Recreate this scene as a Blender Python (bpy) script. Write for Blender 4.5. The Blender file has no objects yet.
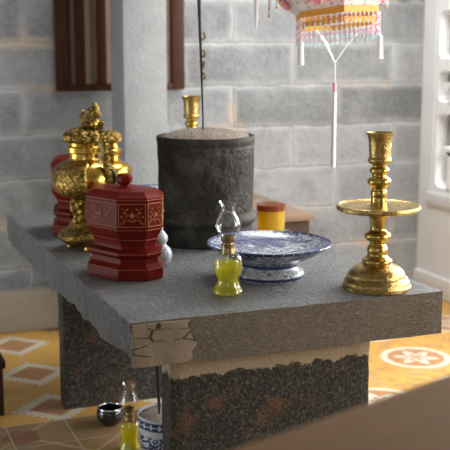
import bpy, bmesh, math, random
from mathutils import Vector, Matrix, noise
random.seed(7)
PI = math.pi
S = bpy.context.scene
COL = S.collection
T = 0.63          # altar top height

# ------------------------------------------------------------------ materials
class NT:
    def __init__(s, name):
        s.m = bpy.data.materials.new(name); s.m.use_nodes = True
        s.t = s.m.node_tree; s.n = s.t.nodes; s.l = s.t.links
        s.p = s.n['Principled BSDF']; s.out = s.n['Material Output']
        s.tc = s.n.new('ShaderNodeTexCoord')
    def new(s, typ, **kw):
        nd = s.n.new(typ)
        for k, v in kw.items():
            setattr(nd, k, v)
        return nd
    def put(s, sock, v):
        if isinstance(v, bpy.types.NodeSocket): s.l.new(v, sock)
        elif isinstance(v, (tuple, list)) and len(v) == 3 and sock.type == 'RGBA': sock.default_value = (*v, 1)
        else: sock.default_value = v
    def math(s, op, a, b=None, c=None, clamp=False):
        nd = s.new('ShaderNodeMath', operation=op); nd.use_clamp = clamp
        s.put(nd.inputs[0], a)
        if b is not None: s.put(nd.inputs[1], b)
        if c is not None: s.put(nd.inputs[2], c)
        return nd.outputs[0]
    def mix(s, f, a, b, mode='MIX'):
        nd = s.new('ShaderNodeMix', data_type='RGBA', blend_type=mode)
        s.put(nd.inputs[0], f); s.put(nd.inputs[6], a); s.put(nd.inputs[7], b)
        return nd.outputs[2]
    def ramp(s, f, stops):
        nd = s.new('ShaderNodeValToRGB'); e = nd.color_ramp.elements
        while len(e) < len(stops): e.new(0.5)
        for i, (p, c) in enumerate(stops):
            e[i].position = p; e[i].color = (*c, 1) if len(c) == 3 else c
        s.put(nd.inputs[0], f)
        return nd.outputs[0]
    def step(s, f, lo, hi):
        nd = s.new('ShaderNodeMapRange', clamp=True)
        s.put(nd.inputs[0], f); nd.inputs[1].default_value = lo; nd.inputs[2].default_value = hi
        return nd.outputs[0]
    def noise(s, scale, detail=4, rough=.55, vec=None, dist=0):
        nd = s.new('ShaderNodeTexNoise'); nd.inputs['Scale'].default_value = scale
        nd.inputs['Detail'].default_value = detail; nd.inputs['Roughness'].default_value = rough
        nd.inputs['Distortion'].default_value = dist
        s.l.new(vec or s.tc.outputs['Object'], nd.inputs['Vector'])
        return nd.outputs['Fac']
    def voro(s, scale, feature='F1', vec=None):
        nd = s.new('ShaderNodeTexVoronoi', feature=feature); nd.inputs['Scale'].default_value = scale
        s.l.new(vec or s.tc.outputs['Object'], nd.inputs['Vector'])
        return nd.outputs['Distance']
    def xyz(s, vec=None):
        nd = s.new('ShaderNodeSeparateXYZ'); s.l.new(vec or s.tc.outputs['Object'], nd.inputs[0])
        return nd.outputs
    def comb(s, x, y, z):
        nd = s.new('ShaderNodeCombineXYZ')
        for i, v in enumerate((x, y, z)): s.put(nd.inputs[i], v)
        return nd.outputs[0]
    def bump(s, h, strength=.4, dist=.01):
        nd = s.new('ShaderNodeBump'); nd.inputs['Strength'].default_value = strength
        nd.inputs['Distance'].default_value = dist
        s.put(nd.inputs['Height'], h); s.l.new(nd.outputs[0], s.p.inputs['Normal'])
    def set(s, **kw):
        for k, v in kw.items(): s.put(s.p.inputs[k.replace('_', ' ')], v)
        return s.m

def simple(name, c, rough=.5, metal=0, var=.25, nscale=30, bump=0, bscale=80, coat=0, bdist=.004):
    n = NT(name)
    col = n.mix(n.noise(nscale), tuple(x*(1-var) for x in c), tuple(min(1, x*(1+var)) for x in c))
    n.set(Base_Color=col, Roughness=rough, Metallic=metal)
    if coat: n.set(Coat_Weight=coat, Coat_Roughness=.12)
    if bump: n.bump(n.noise(bscale), bump, bdist)
    return n.m

def m_wall():
    n = NT('concrete_block'); x, y, z = n.xyz()
    wob = n.math('MULTIPLY', n.math('SUBTRACT', n.noise(11, 6, .6), .5), .035)
    xs = n.math('SUBTRACT', x, n.math('MULTIPLY', n.math('LESS_THAN', x, 1.2), .13))
    v = n.comb(n.math('ADD', n.math('ADD', xs, wob), -1.815+.555*20), n.math('ADD', n.math('ADD', z, wob), -1.07+.2*20), 0)
    def brick(mort, smooth):
        b = n.new('ShaderNodeTexBrick'); n.l.new(v, b.inputs['Vector'])
        b.offset = .43; b.offset_frequency = 2
        for k, val in (('Scale', 1), ('Mortar Size', mort), ('Mortar Smooth', smooth), ('Bias', 0), ('Brick Width', .555), ('Row Height', .2)):
            b.inputs[k].default_value = val
        b.inputs['Color1'].default_value = (.29, .297, .305, 1); b.inputs['Color2'].default_value = (.14, .145, .15, 1)
        b.inputs['Mortar'].default_value = (.22, .225, .23, 1)
        return b
    b = brick(.008, .8); wide = brick(.04, 1)
    big = n.noise(3.4, 6, .68)
    c = n.mix(n.math('MULTIPLY', n.step(big, .42, .68), .6), b.outputs['Color'], (.40, .41, .42))
    c = n.mix(n.math('MULTIPLY', n.step(n.noise(9, 8, .75), .48, .7), .55), c, (.13, .135, .14))
    c = n.mix(n.math('MULTIPLY', n.step(n.noise(60, 4, .7), .5, .75), .4), c, (.44, .45, .46))
    smear = n.math('MULTIPLY', wide.outputs['Fac'], n.step(n.noise(5, 5, .6), .3, .55))
    c = n.mix(n.math('MULTIPLY', smear, .55), c, (.45, .46, .465))
    c = n.mix(n.math('MULTIPLY', b.outputs['Fac'], n.math('MULTIPLY', n.step(n.noise(6, 4), .4, .7), .8)), c, (.50, .51, .51))
    tan = n.math('MULTIPLY', wide.outputs['Fac'], n.step(n.noise(2.3, 3), .57, .66))
    c = n.mix(n.math('MULTIPLY', tan, .7), c, (.50, .38, .27))
    n.set(Base_Color=c, Roughness=.9)
    h = n.math('ADD', n.math('MULTIPLY', b.outputs['Fac'], -.4), n.math('MULTIPLY', n.noise(30, 8, .65), .7))
    n.bump(h, .7, .02)
    return n.m

def m_floor():
    n = NT('cement_tile'); x, y, z = n.xyz()
    def cell(v, c, p): return n.math('SUBTRACT', n.math('FRACT', n.math('ADD', n.math('DIVIDE', n.math('SUBTRACT', v, c), p), 50.5)), .5)
    def ab(v): return n.math('ABSOLUTE', v)
    def band(v, lo, hi, s=.012): return n.math('MULTIPLY', n.step(v, lo-s, lo+s), n.math('SUBTRACT', 1, n.step(v, hi-s, hi+s)))
    yel = n.mix(n.noise(7, 5), (.50, .27, .045), (.62, .36, .08))
    white = n.mix(n.noise(20), (.55, .5, .40), (.66, .6, .5)); br = n.mix(n.noise(30), (.34, .15, .06), (.46, .23, .10))
    dkb = n.mix(n.noise(30), (.16, .06, .035), (.24, .10, .05))
    # diamonds with a chain border
    u, v = cell(x, .71, .4), cell(y, 3.83, .4)
    l1 = n.math('ADD', ab(u), ab(v)); df = n.math('SUBTRACT', ab(u), ab(v))
    saw = n.math('SUBTRACT', ab(n.math('SUBTRACT', n.math('FRACT', n.math('MULTIPLY', df, 10)), .5)), .25)
    sq = n.math('MULTIPLY', n.math('GREATER_THAN', saw, 0), .05)
    d = n.mix(band(n.math('ADD', l1, sq), .30, .40), yel, white)
    d = n.mix(band(l1, .245, .31), d, white)
    d = n.mix(n.math('SUBTRACT', 1, n.step(l1, .21, .23)), d, br)
    u2, v2 = n.math('SUBTRACT', .5, ab(u)), n.math('SUBTRACT', .5, ab(v))
    r2 = n.math('SQRT', n.math('ADD', n.math('MULTIPLY', u2, u2), n.math('MULTIPLY', v2, v2)))
    a2 = n.math('ARCTAN2', v2, u2)
    pet = n.math('MULTIPLY', n.math('COSINE', n.math('MULTIPLY', a2, 8)), .03)
    d = n.mix(n.math('SUBTRACT', 1, n.step(n.math('ADD', r2, pet), .10, .12)), d, dkb)
    # round medallions
    u, v = cell(x, 2.21, .4), cell(y, 3.46, .4)
    r = n.math('SQRT', n.math('ADD', n.math('MULTIPLY', u, u), n.math('MULTIPLY', v, v)))
    a = n.math('ARCTAN2', v, u)
    wave = n.math('MULTIPLY', n.math('COSINE', n.math('MULTIPLY', a, 12)), .012)
    c = n.mix(n.math('MULTIPLY', n.step(n.noise(20, 4, .65), .52, .58), .75), yel, br)
    c = n.mix(band(r, .29, .36), c, white)
    c = n.mix(n.math('SUBTRACT', 1, n.step(n.math('ADD', r, wave), .275, .285)), c, br)
    pw = n.math('MULTIPLY', n.math('COSINE', n.math('MULTIPLY', a, 6)), .06)
    c = n.mix(band(n.math('ADD', r, pw), .06, .17), c, white)
    # plain tan tiles with a brown flower in front of the left leg
    u, v = cell(x, .545, .4), cell(y, 3.19, .4)
    r = n.math('SQRT', n.math('ADD', n.math('MULTIPLY', u, u), n.math('MULTIPLY', v, v)))
    a = n.math('ARCTAN2', v, u)
    wave = n.math('MULTIPLY', n.math('COSINE', n.math('MULTIPLY', a, 5)), .02)
    p = n.mix(n.noise(6, 5), (.19, .12, .055), (.30, .19, .09))
    p = n.mix(n.math('SUBTRACT', 1, n.step(n.math('ADD', r, wave), .14, .155)), p, dkb)
    p = n.mix(n.math('SUBTRACT', 1, n.step(ab(n.math('SUBTRACT', ab(u), ab(v))), .015, .03)), p, n.mix(n.step(r, .16, .17), p, (.42, .28, .14)))
    left = n.mix(n.step(y, 3.299, 3.301), p, d)
    col = n.mix(n.step(x, 1.399, 1.401), left, c)
    gx, gy = cell(x, .71+.1, .2), cell(y, 3.3+.1, .2)
    g = n.math('GREATER_THAN', n.math('MAXIMUM', ab(gx), ab(gy)), .49)
    col = n.mix(n.math('MULTIPLY', g, n.math('MULTIPLY_ADD', n.step(y, 3.32, 3.31), .55, .12)), col, (.5, .47, .42))
    col = n.mix(n.math('MULTIPLY', n.step(n.noise(5, 6, .7), .45, .8), .5), col, (.30, .2, .1))
    n.set(Base_Color=col, Roughness=n.mix(n.noise(12), (.3,)*3, (.5,)*3))
    n.bump(n.math('MULTIPLY', g, -1), .3, .003)
    return n.m

def m_stone():
    n = NT('grey_stone')
    c = n.mix(n.noise(7, 7, .7), (.055, .058, .06), (.25, .257, .263))
    c = n.mix(n.math('MULTIPLY', n.step(n.noise(110, 3, .6), .54, .68), .6), c, (.42, .42, .42))
    c = n.mix(n.math('MULTIPLY', n.step(n.noise(4.2, 5, .7), .58, .68), .6), c, (.09, .085, .08))
    n.set(Base_Color=c, Roughness=n.mix(n.noise(25), (.25,)*3, (.5,)*3), Specular_IOR_Level=.6)
    h = n.math('ADD', n.noise(90, 5, .7), n.math('MULTIPLY', n.noise(16, 4), .8))
    n.bump(h, 1, .018); return n.m

def m_hewn():
    n = NT('hewn_brown_stone')
    v = n.new('ShaderNodeMapping'); v.inputs['Scale'].default_value = (1, 1, 2.2); v.inputs['Rotation'].default_value = (0, .5, 0)
    n.l.new(n.tc.outputs['Object'], v.inputs[0])
    c = n.mix(n.noise(8, 6), (.085, .067, .047), (.15, .122, .087))
    f = n.noise(62, 4, .7, v.outputs[0], 1.8)
    c = n.mix(n.step(f, .48, .66), c, (.23, .198, .152))
    n.set(Base_Color=c, Roughness=.85); n.bump(f, .8, .006); return n.m

def m_mortar():
    n = NT('tan_mortar')
    c = n.mix(n.noise(18, 5), (.165, .128, .086), (.27, .21, .145))
    v = n.new('ShaderNodeMapping'); v.inputs['Scale'].default_value = (1, 1, 3.2); n.l.new(n.tc.outputs['Object'], v.inputs[0])
    e = n.voro(11, 'DISTANCE_TO_EDGE', v.outputs[0])
    gap = n.math('MULTIPLY', n.math('SUBTRACT', 1, n.step(e, .02, .05)), n.step(n.noise(14, 3), .5, .55))
    c = n.mix(gap, c, (.04, .03, .02))
    n.set(Base_Color=c, Roughness=.9); n.bump(n.math('ADD', n.math('MULTIPLY', gap, -2), n.noise(50)), .5, .006); return n.m

def m_leg():
    n = NT('speckled_granite'); x, y, z = n.xyz()
    sp = n.noise(120, 3, .75, None, .8)
    c = n.ramp(sp, [(.42, (.013, .012, .010)), (.53, (.036, .032, .025)), (.69, (.17, .15, .11))])
    c = n.mix(n.math('MULTIPLY', n.step(n.noise(9, 4), .56, .68), .65), c, (.2, .085, .035))
    edge = n.math('ADD', z, n.math('MULTIPLY', n.math('SUBTRACT', n.noise(22, 5, .65), .5), .075))
    c = n.mix(n.step(edge, .462, .468), c, n.mix(n.noise(20), (.36, .28, .18), (.48, .39, .26)))
    n.set(Base_Color=c, Roughness=.8); n.bump(sp, .9, .008); return n.m

def m_brass(name, hi=(.86, .58, .16), lo=(.22, .13, .03), rough=.26, bump=.25, scale=110, dark=.5):
    n = NT(name)
    f = n.noise(scale, 3, .6, None, 1.2)
    c = n.mix(n.math('MULTIPLY', n.step(f, .62, .42), dark), hi, lo)
    c = n.mix(n.math('MULTIPLY', n.step(n.noise(14, 4), .5, .75), .4), c, lo)
    n.set(Base_Color=c, Metallic=1, Roughness=n.mix(n.noise(20), (rough*.8,)*3, (rough*1.4,)*3))
    n.bump(f, bump, .006); return n.m

def m_belly():
    n = NT('urn_belly_brass'); x, y, z = n.xyz()
    f = n.noise(60, 3, .65, None, 1.6)
    carved = n.math('SUBTRACT', 1, n.step(x, .012, .022))
    hi = n.mix(carved, (.66, .43, .085), (.50, .33, .09))
    c = n.mix(n.math('MULTIPLY', n.math('MULTIPLY', n.step(f, .6, .42), .8), carved), hi, (.07, .042, .01))
    c = n.mix(n.math('MULTIPLY', n.step(n.noise(16, 4), .5, .75), .45), c, (.2, .11, .015))
    n.set(Base_Color=c, Metallic=1, Roughness=n.mix(carved, (.2,)*3, (.34,)*3))
    n.bump(n.math('MULTIPLY', f, n.math('MULTIPLY_ADD', carved, .9, .08)), .8, .007)
    return n.m

def m_porcelain(name, kind):
    n = NT(name); x, y, z = n.xyz()
    r = n.math('SQRT', n.math('ADD', n.math('MULTIPLY', x, x), n.math('MULTIPLY', y, y)))
    a = n.math('ARCTAN2', y, x)
    white = n.mix(n.noise(20), (.42, .45, .48), (.58, .61, .63)); blue = n.mix(n.noise(60), (.015, .02, .075), (.05, .07, .2))
    def band(v, lo, hi, s=.001): return n.math('MULTIPLY', n.step(v, lo-s, lo+s), n.math('SUBTRACT', 1, n.step(v, hi-s, hi+s)))
    sc = n.noise(26, 2, .5, None, 2.5)
    if kind == 'plate':
        pat = n.math('MULTIPLY', band(sc, .47, .56, .02), .95)
        pat = n.math('MAXIMUM', pat, n.math('MULTIPLY', band(n.noise(14, 3, .5, None, 1), .56, .72, .02), .9))
        c = n.mix(pat, white, blue)
        rim = n.math('MULTIPLY', n.step(r, .163, .165), n.step(n.math('SINE', n.math('MULTIPLY', a, 40)), -.98, -.9))
        c = n.mix(rim, c, blue)
        c = n.mix(n.math('MULTIPLY', n.step(n.noise(9, 4, .6, None, 1.5), .45, .6), .7), c, (.10, .12, .24)); c = n.mix(band(r, .133, .136), c, blue)
        c = n.mix(band(z, .066, .0775), c, blue) if False else c
        low = n.math('SUBTRACT', 1, n.step(z, .046, .048))
        lines = n.math('MAXIMUM', band(z, .034, .045), band(z, .003, .012))
        low2 = n.math('MAXIMUM', lines, n.math('MULTIPLY', band(sc, .48, .54, .02), .8))
        c = n.mix(low, c, n.mix(low2, white, blue))
    elif kind == 'pot':
        dz = n.math('MULTIPLY', band(sc, .46, .62, .02), band(z, .02, .118))
        c = n.mix(dz, white, blue)
        c = n.mix(band(z, .137, .163), c, blue)
        cells = n.math('MULTIPLY', band(z, .142, .158), n.step(n.math('SINE', n.math('MULTIPLY', a, 20)), .55, .8))
        c = n.mix(n.math('MAXIMUM', cells, band(z, .148, .151, .0006)), c, white)
    else:
        c = n.mix(n.step(sc, .56, .6), white, (.2, .27, .4))
    n.set(Base_Color=c, Roughness=.18, Specular_IOR_Level=.6); return n.m

def m_glass(name, tint=(.97, .98, .98)):
    n = NT(name); n.n.remove(n.p)
    tr = n.new('ShaderNodeBsdfTransparent'); tr.inputs[0].default_value = (*tint, 1)
    gl = n.new('ShaderNodeBsdfGlossy'); gl.inputs[0].default_value = (1, 1, 1, 1); gl.inputs['Roughness'].default_value = .09
    fr = n.new('ShaderNodeLayerWeight'); fr.inputs[0].default_value = .5
    f = n.math('ADD', n.math('MULTIPLY', n.math('POWER', fr.outputs['Facing'], 4), .6), .04, clamp=True)
    mx = n.new('ShaderNodeMixShader'); n.l.new(f, mx.inputs[0]); n.l.new(tr.outputs[0], mx.inputs[1]); n.l.new(gl.outputs[0], mx.inputs[2])
    n.l.new(mx.outputs[0], n.out.inputs[0]); return n.m

def m_oil(name, c, trans=.25, clear=.6):
    n = NT(name)
    n.set(Base_Color=c, Roughness=.05, Transmission_Weight=trans, IOR=1.3, Specular_IOR_Level=.2)
    t = n.new('ShaderNodeBsdfTranslucent'); t.inputs[0].default_value = (*c, 1)
    q = n.new('ShaderNodeBsdfTransparent'); q.inputs[0].default_value = (*[min(1, v*1.05+.03) for v in c], 1)
    mx = n.new('ShaderNodeMixShader'); mx.inputs[0].default_value = .4
    n.l.new(n.p.outputs[0], mx.inputs[1]); n.l.new(t.outputs[0], mx.inputs[2])
    m2 = n.new('ShaderNodeMixShader'); m2.inputs[0].default_value = clear
    n.l.new(mx.outputs[0], m2.inputs[1]); n.l.new(q.outputs[0], m2.inputs[2])
    n.l.new(m2.outputs[0], n.out.inputs[0]); return n.m

def m_lacquer():
    n = NT('red_lacquer')
    c = n.mix(n.noise(12, 5), (.075, .006, .004), (.165, .012, .007))
    n.set(Base_Color=c, Roughness=.42, Specular_IOR_Level=.05, Coat_Weight=.035, Coat_Roughness=.15); return n.m

def m_wood(name, lo, hi, rough=.5, axis=(1, 1, 12), scale=6):
    n = NT(name)
    v = n.new('ShaderNodeMapping'); v.inputs['Scale'].default_value = axis; n.l.new(n.tc.outputs['Object'], v.inputs[0])
    f = n.noise(scale, 5, .6, v.outputs[0], .6)
    n.set(Base_Color=n.mix(f, lo, hi), Roughness=rough, Specular_IOR_Level=.15); n.bump(f, .2, .003); return n.m

def m_drum():
    n = NT('dark_carved_stone'); x, y, z = n.xyz()
    f = n.noise(15, 4, .55, None, 2.2)
    mask = n.math('MULTIPLY', n.step(z, .10, .115), n.math('SUBTRACT', 1, n.step(z, .31, .32)))
    c = n.mix(f, (.012, .0105, .0085), (.040, .036, .029))
    c = n.mix(n.math('MULTIPLY', n.step(n.noise(7, 7, .75), .48, .68), .8), c, (.115, .105, .09))
    n.set(Base_Color=c, Roughness=.62, Specular_IOR_Level=.22)
    n.bump(n.math('ADD', n.math('MULTIPLY', f, mask), n.math('MULTIPLY', n.noise(90), .12)), .7, .016); return n.m

def m_ash(name='incense_ash', k=1):
    n = NT(name); f = n.noise(190, 3, .7)
    n.set(Base_Color=n.ramp(f, [(.33, (.12*k, .09*k, .07*k)), (.52, (.34*k, .27*k, .22*k)), (.7, (.6*k, .53*k, .47*k))]), Roughness=1)
    n.bump(f, 1, .01); return n.m

def m_paper():
    n = NT('printed_lantern_panel')
    vo = n.new('ShaderNodeTexVoronoi'); vo.inputs['Scale'].default_value = 60; n.l.new(n.tc.outputs['Object'], vo.inputs['Vector'])
    sep = n.new('ShaderNodeSeparateColor'); n.l.new(vo.outputs['Color'], sep.inputs[0])
    dot = n.math('MULTIPLY', n.math('SUBTRACT', 1, n.step(vo.outputs['Distance'], .30, .38)), n.step(sep.outputs[1], .22, .23))
    dc = n.ramp(sep.outputs[0], [(0, (.7, .08, .22)), (.5, (.78, .25, .38)), (.68, (.8, .5, .05)), (.9, (.15, .45, .3))])
    n.set(Base_Color=n.mix(dot, (.72, .66, .66), dc), Roughness=.5, Transmission_Weight=0)
    return n.m

M = {}
M['wall'] = m_wall(); M['floor'] = m_floor(); M['stone'] = m_stone(); M['hewn'] = m_hewn(); M['mortar'] = m_mortar()
M['leg'] = m_leg(); M['lacquer'] = m_lacquer(); M['drum'] = m_drum(); M['ash'] = m_ash(); M['ash_pale'] = m_ash('pale_ash', 1.6); M['paper'] = m_paper()
M['brass'] = m_brass('polished_brass', hi=(.60, .42, .12), lo=(.2, .125, .03), dark=.3, bump=.1, rough=.2)
M['brass_carved'] = m_brass('engraved_brass', hi=(.56, .41, .15), lo=(.17, .11, .03), scale=110, dark=.6, bump=.3, rough=.26)
M['brass_old'] = m_brass('aged_brass', hi=(.44, .29, .075), lo=(.09, .055, .012), scale=75, dark=.85, bump=.8, rough=.33)
M['brass_urn'] = m_brass('urn_brass', hi=(.70, .45, .09), lo=(.2, .11, .015), scale=60, dark=.25, bump=.12, rough=.22)
M['belly'] = m_belly()
M['burner'] = simple('burner_brass', (.30, .22, .11), .35, .9)
M['gold'] = simple('gold_paint', (.36, .13, .03), .45, .2)
M['plate'] = m_porcelain('blue_white_plate', 'plate'); M['pot'] = m_porcelain('blue_white_pot', 'pot'); M['gourd'] = m_porcelain('pale_porcelain', 'gourd')
M['glass'] = m_glass('clear_glass')
M['oil'] = m_oil('yellow_lamp_oil', (.86, .80, .01)); M['oil2'] = m_oil('golden_oil', (.95, .66, .002), .1, .3); M['amber'] = m_oil('amber_oil', (.46, .11, .002), .1, .3)
M['wick'] = simple('cotton_wick', (.75, .65, .32), .9)
M['plaster'] = simple('grey_plaster', (.5, .505, .51), .85, nscale=6, var=.12, bump=.3, bscale=60)
M['pillar'] = simple('pillar_stone', (.30, .31, .315), .85, nscale=14, var=.22, bump=.6, bscale=70, bdist=.006)
M['white'] = simple('white_paint', (.84, .85, .84), .7, nscale=9, var=.08, bump=.2)
M['wallwhite'] = simple('limewashed_wall', (.78, .78, .77), .85, nscale=5, var=.1, bump=.25)
M['recess_shade'] = simple('shaded_recess_grey', (.30, .305, .305), .9, nscale=12, var=.2, bump=.3)  # shade of the fretwork recesses, put into the colour as grey
M['plinth'] = simple('plinth_plaster', (.29, .25, .195), .85, nscale=7, var=.3, bump=.4)
M['ceiling'] = simple('ceiling_plaster', (.3, .29, .27), .9)
M['shutter'] = m_wood('dark_shutter_wood', (.025, .008, .004), (.075, .026, .013), .45, (10, 10, 1))
M['board'] = m_wood('tan_board', (.22, .16, .11), (.38, .29, .22), .6, (8, 8, 1))
M['bench'] = m_wood('brown_table_wood', (.17, .088, .034), (.26, .145, .062), .75, (2, 12, 12), 4)
M['stoolwood'] = m_wood('warm_chest_wood', (.17, .115, .075), (.28, .20, .14), .6, (2, 10, 10), 5)
M['chestside'] = m_wood('dark_chest_wood', (.045, .026, .016), (.09, .055, .035), .6, (10, 10, 2), 5)
M['darkwood'] = m_wood('dark_stool_wood', (.02, .008, .006), (.05, .02, .014), .5)
M['blackglaze'] = simple('black_glaze', (.008, .008, .009), .12, 0, coat=.5)
M['silver'] = simple('silver_rim', (.75, .76, .78), .22, 1)
M['stick'] = simple('burnt_stick', (.018, .016, .015), .6)
M['stickpale'] = simple('stick_paper', (.24, .20, .13), .7)
M['white_thread'] = simple('white_thread', (.80, .80, .80), .85, nscale=200, var=.1)
M['pink'] = simple('pink_beads', (.80, .28, .42), .35)
M['pearl'] = simple('pearl_beads', (.80, .78, .80), .25)
M['bluebead'] = simple('blue_beads', (.45, .68, .74), .25)
M['orange'] = simple('orange_trim', (.72, .32, .03), .6, nscale=90)
M['yellow'] = simple('yellow_trim', (.72, .46, .03), .6)

# ------------------------------------------------------------------ mesh helpers
def obj(name, bm, m, parent=None, ang=38, smooth=True):
    bmesh.ops.recalc_face_normals(bm, faces=bm.faces)
    me = bpy.data.meshes.new(name); bm.to_mesh(me); bm.free()
    for q in (m if isinstance(m, (list, tuple)) else [m]): me.materials.append(q)
    if smooth:
        for p in me.polygons: p.use_smooth = True
        me.set_sharp_from_angle(angle=math.radians(ang))
    o = bpy.data.objects.new(name, me); COL.objects.link(o)
    if parent: o.parent = parent
    return o

def thing(name, label, cat, loc=(0, 0, 0), rz=0, group=None):
    o = bpy.data.objects.new(name, None); COL.objects.link(o)
    o.empty_display_size = .05
    o.location = loc; o.rotation_euler = (0, 0, rz); o['label'] = label; o['category'] = cat
    if group: o['group'] = group
    return o
def tag(o, label, cat, group=None):
    o['label'] = label; o['category'] = cat
    if group: o['group'] = group
    return o
def struct(name, bm, m, parent=None, **kw):
    o = obj(name, bm, m, parent, **kw)
    if not parent: o['kind'] = 'structure'
    return o
def copy_tree(o, parent=None):
    c = o.copy(); COL.objects.link(c)
    if parent: c.parent = parent
    for ch in list(o.children): copy_tree(ch, c)
    return c
def twin(root, loc, rz, label, scale=1, group=None):
    c = copy_tree(root); c.location = loc; c.rotation_euler = (0, 0, rz); c.scale = root.scale*scale; c['label'] = label
    if group: c['group'] = group
    return c

def B(): return bmesh.new()
def box(bm, c, s, bev=0, rz=0, seg=2):
    r = bmesh.ops.create_cube(bm, size=1)
    vs = r['verts']
    bmesh.ops.scale(bm, vec=s, verts=vs)
    if bev:
        es = list({e for v in vs for e in v.link_edges})
        q = bmesh.ops.bevel(bm, geom=es, offset=bev, segments=seg, affect='EDGES', profile=.6)
        vs = list({v for f in q['faces'] for v in f.verts} | {v for v in vs if v.is_valid})
    if rz: bmesh.ops.rotate(bm, cent=(0, 0, 0), matrix=Matrix.Rotation(rz, 3, 'Z'), verts=vs)
    bmesh.ops.translate(bm, vec=c, verts=vs)
    return bm
def bx(x0, x1, y0, y1, z0, z1, bev=0, bm=None):
    bm = bm or B()
    return box(bm, ((x0+x1)/2, (y0+y1)/2, (z0+z1)/2), (x1-x0, y1-y0, z1-z0), bev)
def spline(p, k=4):
    out = []
    for i in range(len(p)-1):
        p0 = p[max(i-1, 0)]; p1 = p[i]; p2 = p[i+1]; p3 = p[min(i+2, len(p)-1)]
        for j in range(k):
            t = j/k
            out.append(tuple(.5*(2*b+(c-a)*t+(2*a-5*b+4*c-d)*t*t+(3*b-a-3*c+d)*t**3) for a, b, c, d in zip(p0, p1, p2, p3)))
    out.append(tuple(p[-1])); return out
def lathe(prof, seg=48, bm=None, mod=None, c=(0, 0, 0), cap=True, loop=False):
    bm = bm or B(); rings = []
    for i, (r, z) in enumerate(prof):
        ring = []
        for k in range(seg):
            a = 2*PI*k/seg; rr, zz = (mod(r, z, a, i) if mod else (r, z))
            rr = max(rr, 1e-4)
            ring.append(bm.verts.new((c[0]+rr*math.cos(a), c[1]+rr*math.sin(a), c[2]+zz)))
        rings.append(ring)
    pairs = list(zip(rings, rings[1:])) + ([(rings[-1], rings[0])] if loop else [])
    for a, b in pairs:
        for k in range(seg):
            bm.faces.new((a[k], a[(k+1) % seg], b[(k+1) % seg], b[k]))
    if cap and not loop:
        bm.faces.new(rings[0][::-1]); bm.faces.new(rings[-1])
    return bm
def tube(pts, rad, seg=8, bm=None, squash=1):
    bm = bm or B(); pts = [Vector(p) for p in pts]; n = len(pts)
    rad = rad if isinstance(rad, (list, tuple)) else [rad]*n
    up = Vector((.13, .2, 1)).normalized(); rings = []
    nrm = None
    for i, p in enumerate(pts):
        t = (pts[min(i+1, n-1)]-pts[max(i-1, 0)]).normalized()
        if nrm is None:
            nrm = t.orthogonal().normalized()
        else:
            nrm = (nrm - t*nrm.dot(t)).normalized()
        b = t.cross(nrm)
        rings.append([bm.verts.new(p+(nrm*math.cos(2*PI*k/seg)+b*math.sin(2*PI*k/seg)*squash)*rad[i]) for k in range(seg)])
    for a, b in zip(rings, rings[1:]):
        for k in range(seg): bm.faces.new((a[k], a[(k+1) % seg], b[(k+1) % seg], b[k]))
    bm.faces.new(rings[0][::-1]); bm.faces.new(rings[-1])
    return bm
def ball(bm, c, r, sub=2):
    s = r if isinstance(r, (tuple, list)) else (r, r, r)
    q = bmesh.ops.create_icosphere(bm, subdivisions=sub, radius=1)
    bmesh.ops.scale(bm, vec=s, verts=q['verts']); bmesh.ops.translate(bm, vec=c, verts=q['verts'])
    return bm
def loft(loops, bm=None):
    bm = bm or B(); rings = [[bm.verts.new(p) for p in lp] for lp in loops]; n = len(loops[0])
    for a, b in zip(rings, rings[1:]):
        for k in range(n): bm.faces.new((a[k], a[(k+1) % n], b[(k+1) % n], b[k]))
    bm.faces.new(rings[0][::-1]); bm.faces.new(rings[-1])
    return bm

# ------------------------------------------------------------------ the room
XL, XR, YF, YB, ZC = -1.3, 2.857, -1.2, 4.5, 2.7
struct('floor', bx(XL-.1, XR+.1, YF-.1, YB+.1, -.1, 0), M['floor'], smooth=False)
cb = B()
for q in ((XL-.1, 1.25, YF-.1, YB+.1), (2.25, XR+.1, YF-.1, YB+.1), (1.25, 2.25, YF-.1, 2.95), (1.25, 2.25, 3.95, YB+.1)): bx(*q, ZC, ZC+.1, bm=cb)
struct('ceiling', cb, M['ceiling'], smooth=False)  # gap in the ceiling is added for the overhead fill light
struct('wall_back', bx(XL-.1, XR+.16, YB, YB+.18, 0, ZC), M['wall'], smooth=False)
struct('baseboard_back', bx(XL, 1.9, YB-.075, YB+.01, 0, .183, .012), M['plinth'])
# right wall: a doorway near the camera and a fretwork window by the corner
def wall_with_holes(name, x0, x1, holes, m):
    bm = B(); ys = sorted({YF, YB} | {v for h in holes for v in h[:2]}); zs = sorted({0, ZC} | {v for h in holes for v in h[2:]})
    for a, b in zip(ys, ys[1:]):
        for c, d in zip(zs, zs[1:]):
            if not any(h[0] <= a and b <= h[1] and h[2] <= c and d <= h[3] for h in holes):
                bx(x0, x1, a, b, c, d, bm=bm)
    bmesh.ops.remove_doubles(bm, verts=bm.verts, dist=1e-5)
    dead = [f for f in bm.faces if any(g is not f and set(g.verts) == set(f.verts) for e in f.edges for g in e.link_faces)]
    bmesh.ops.delete(bm, geom=dead, context='FACES')
    return struct(name, bm, m, smooth=False)
WY0, WY1, WZ0, WZ1 = 3.55, 4.39, .53, 2.2
wall_with_holes('wall_right', XR, XR+.15, [(WY0, WY1, WZ0, WZ1), (2.25, 3.45, WZ0, WZ1), (.7, 1.75, 0, 2.2)], M['wallwhite'])  # middle opening is added to let in the right-hand fill
wall_with_holes('wall_left', XL-.1, XL, [(2.8, 4.2, .08, 1.0)], M['plaster'])
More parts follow.
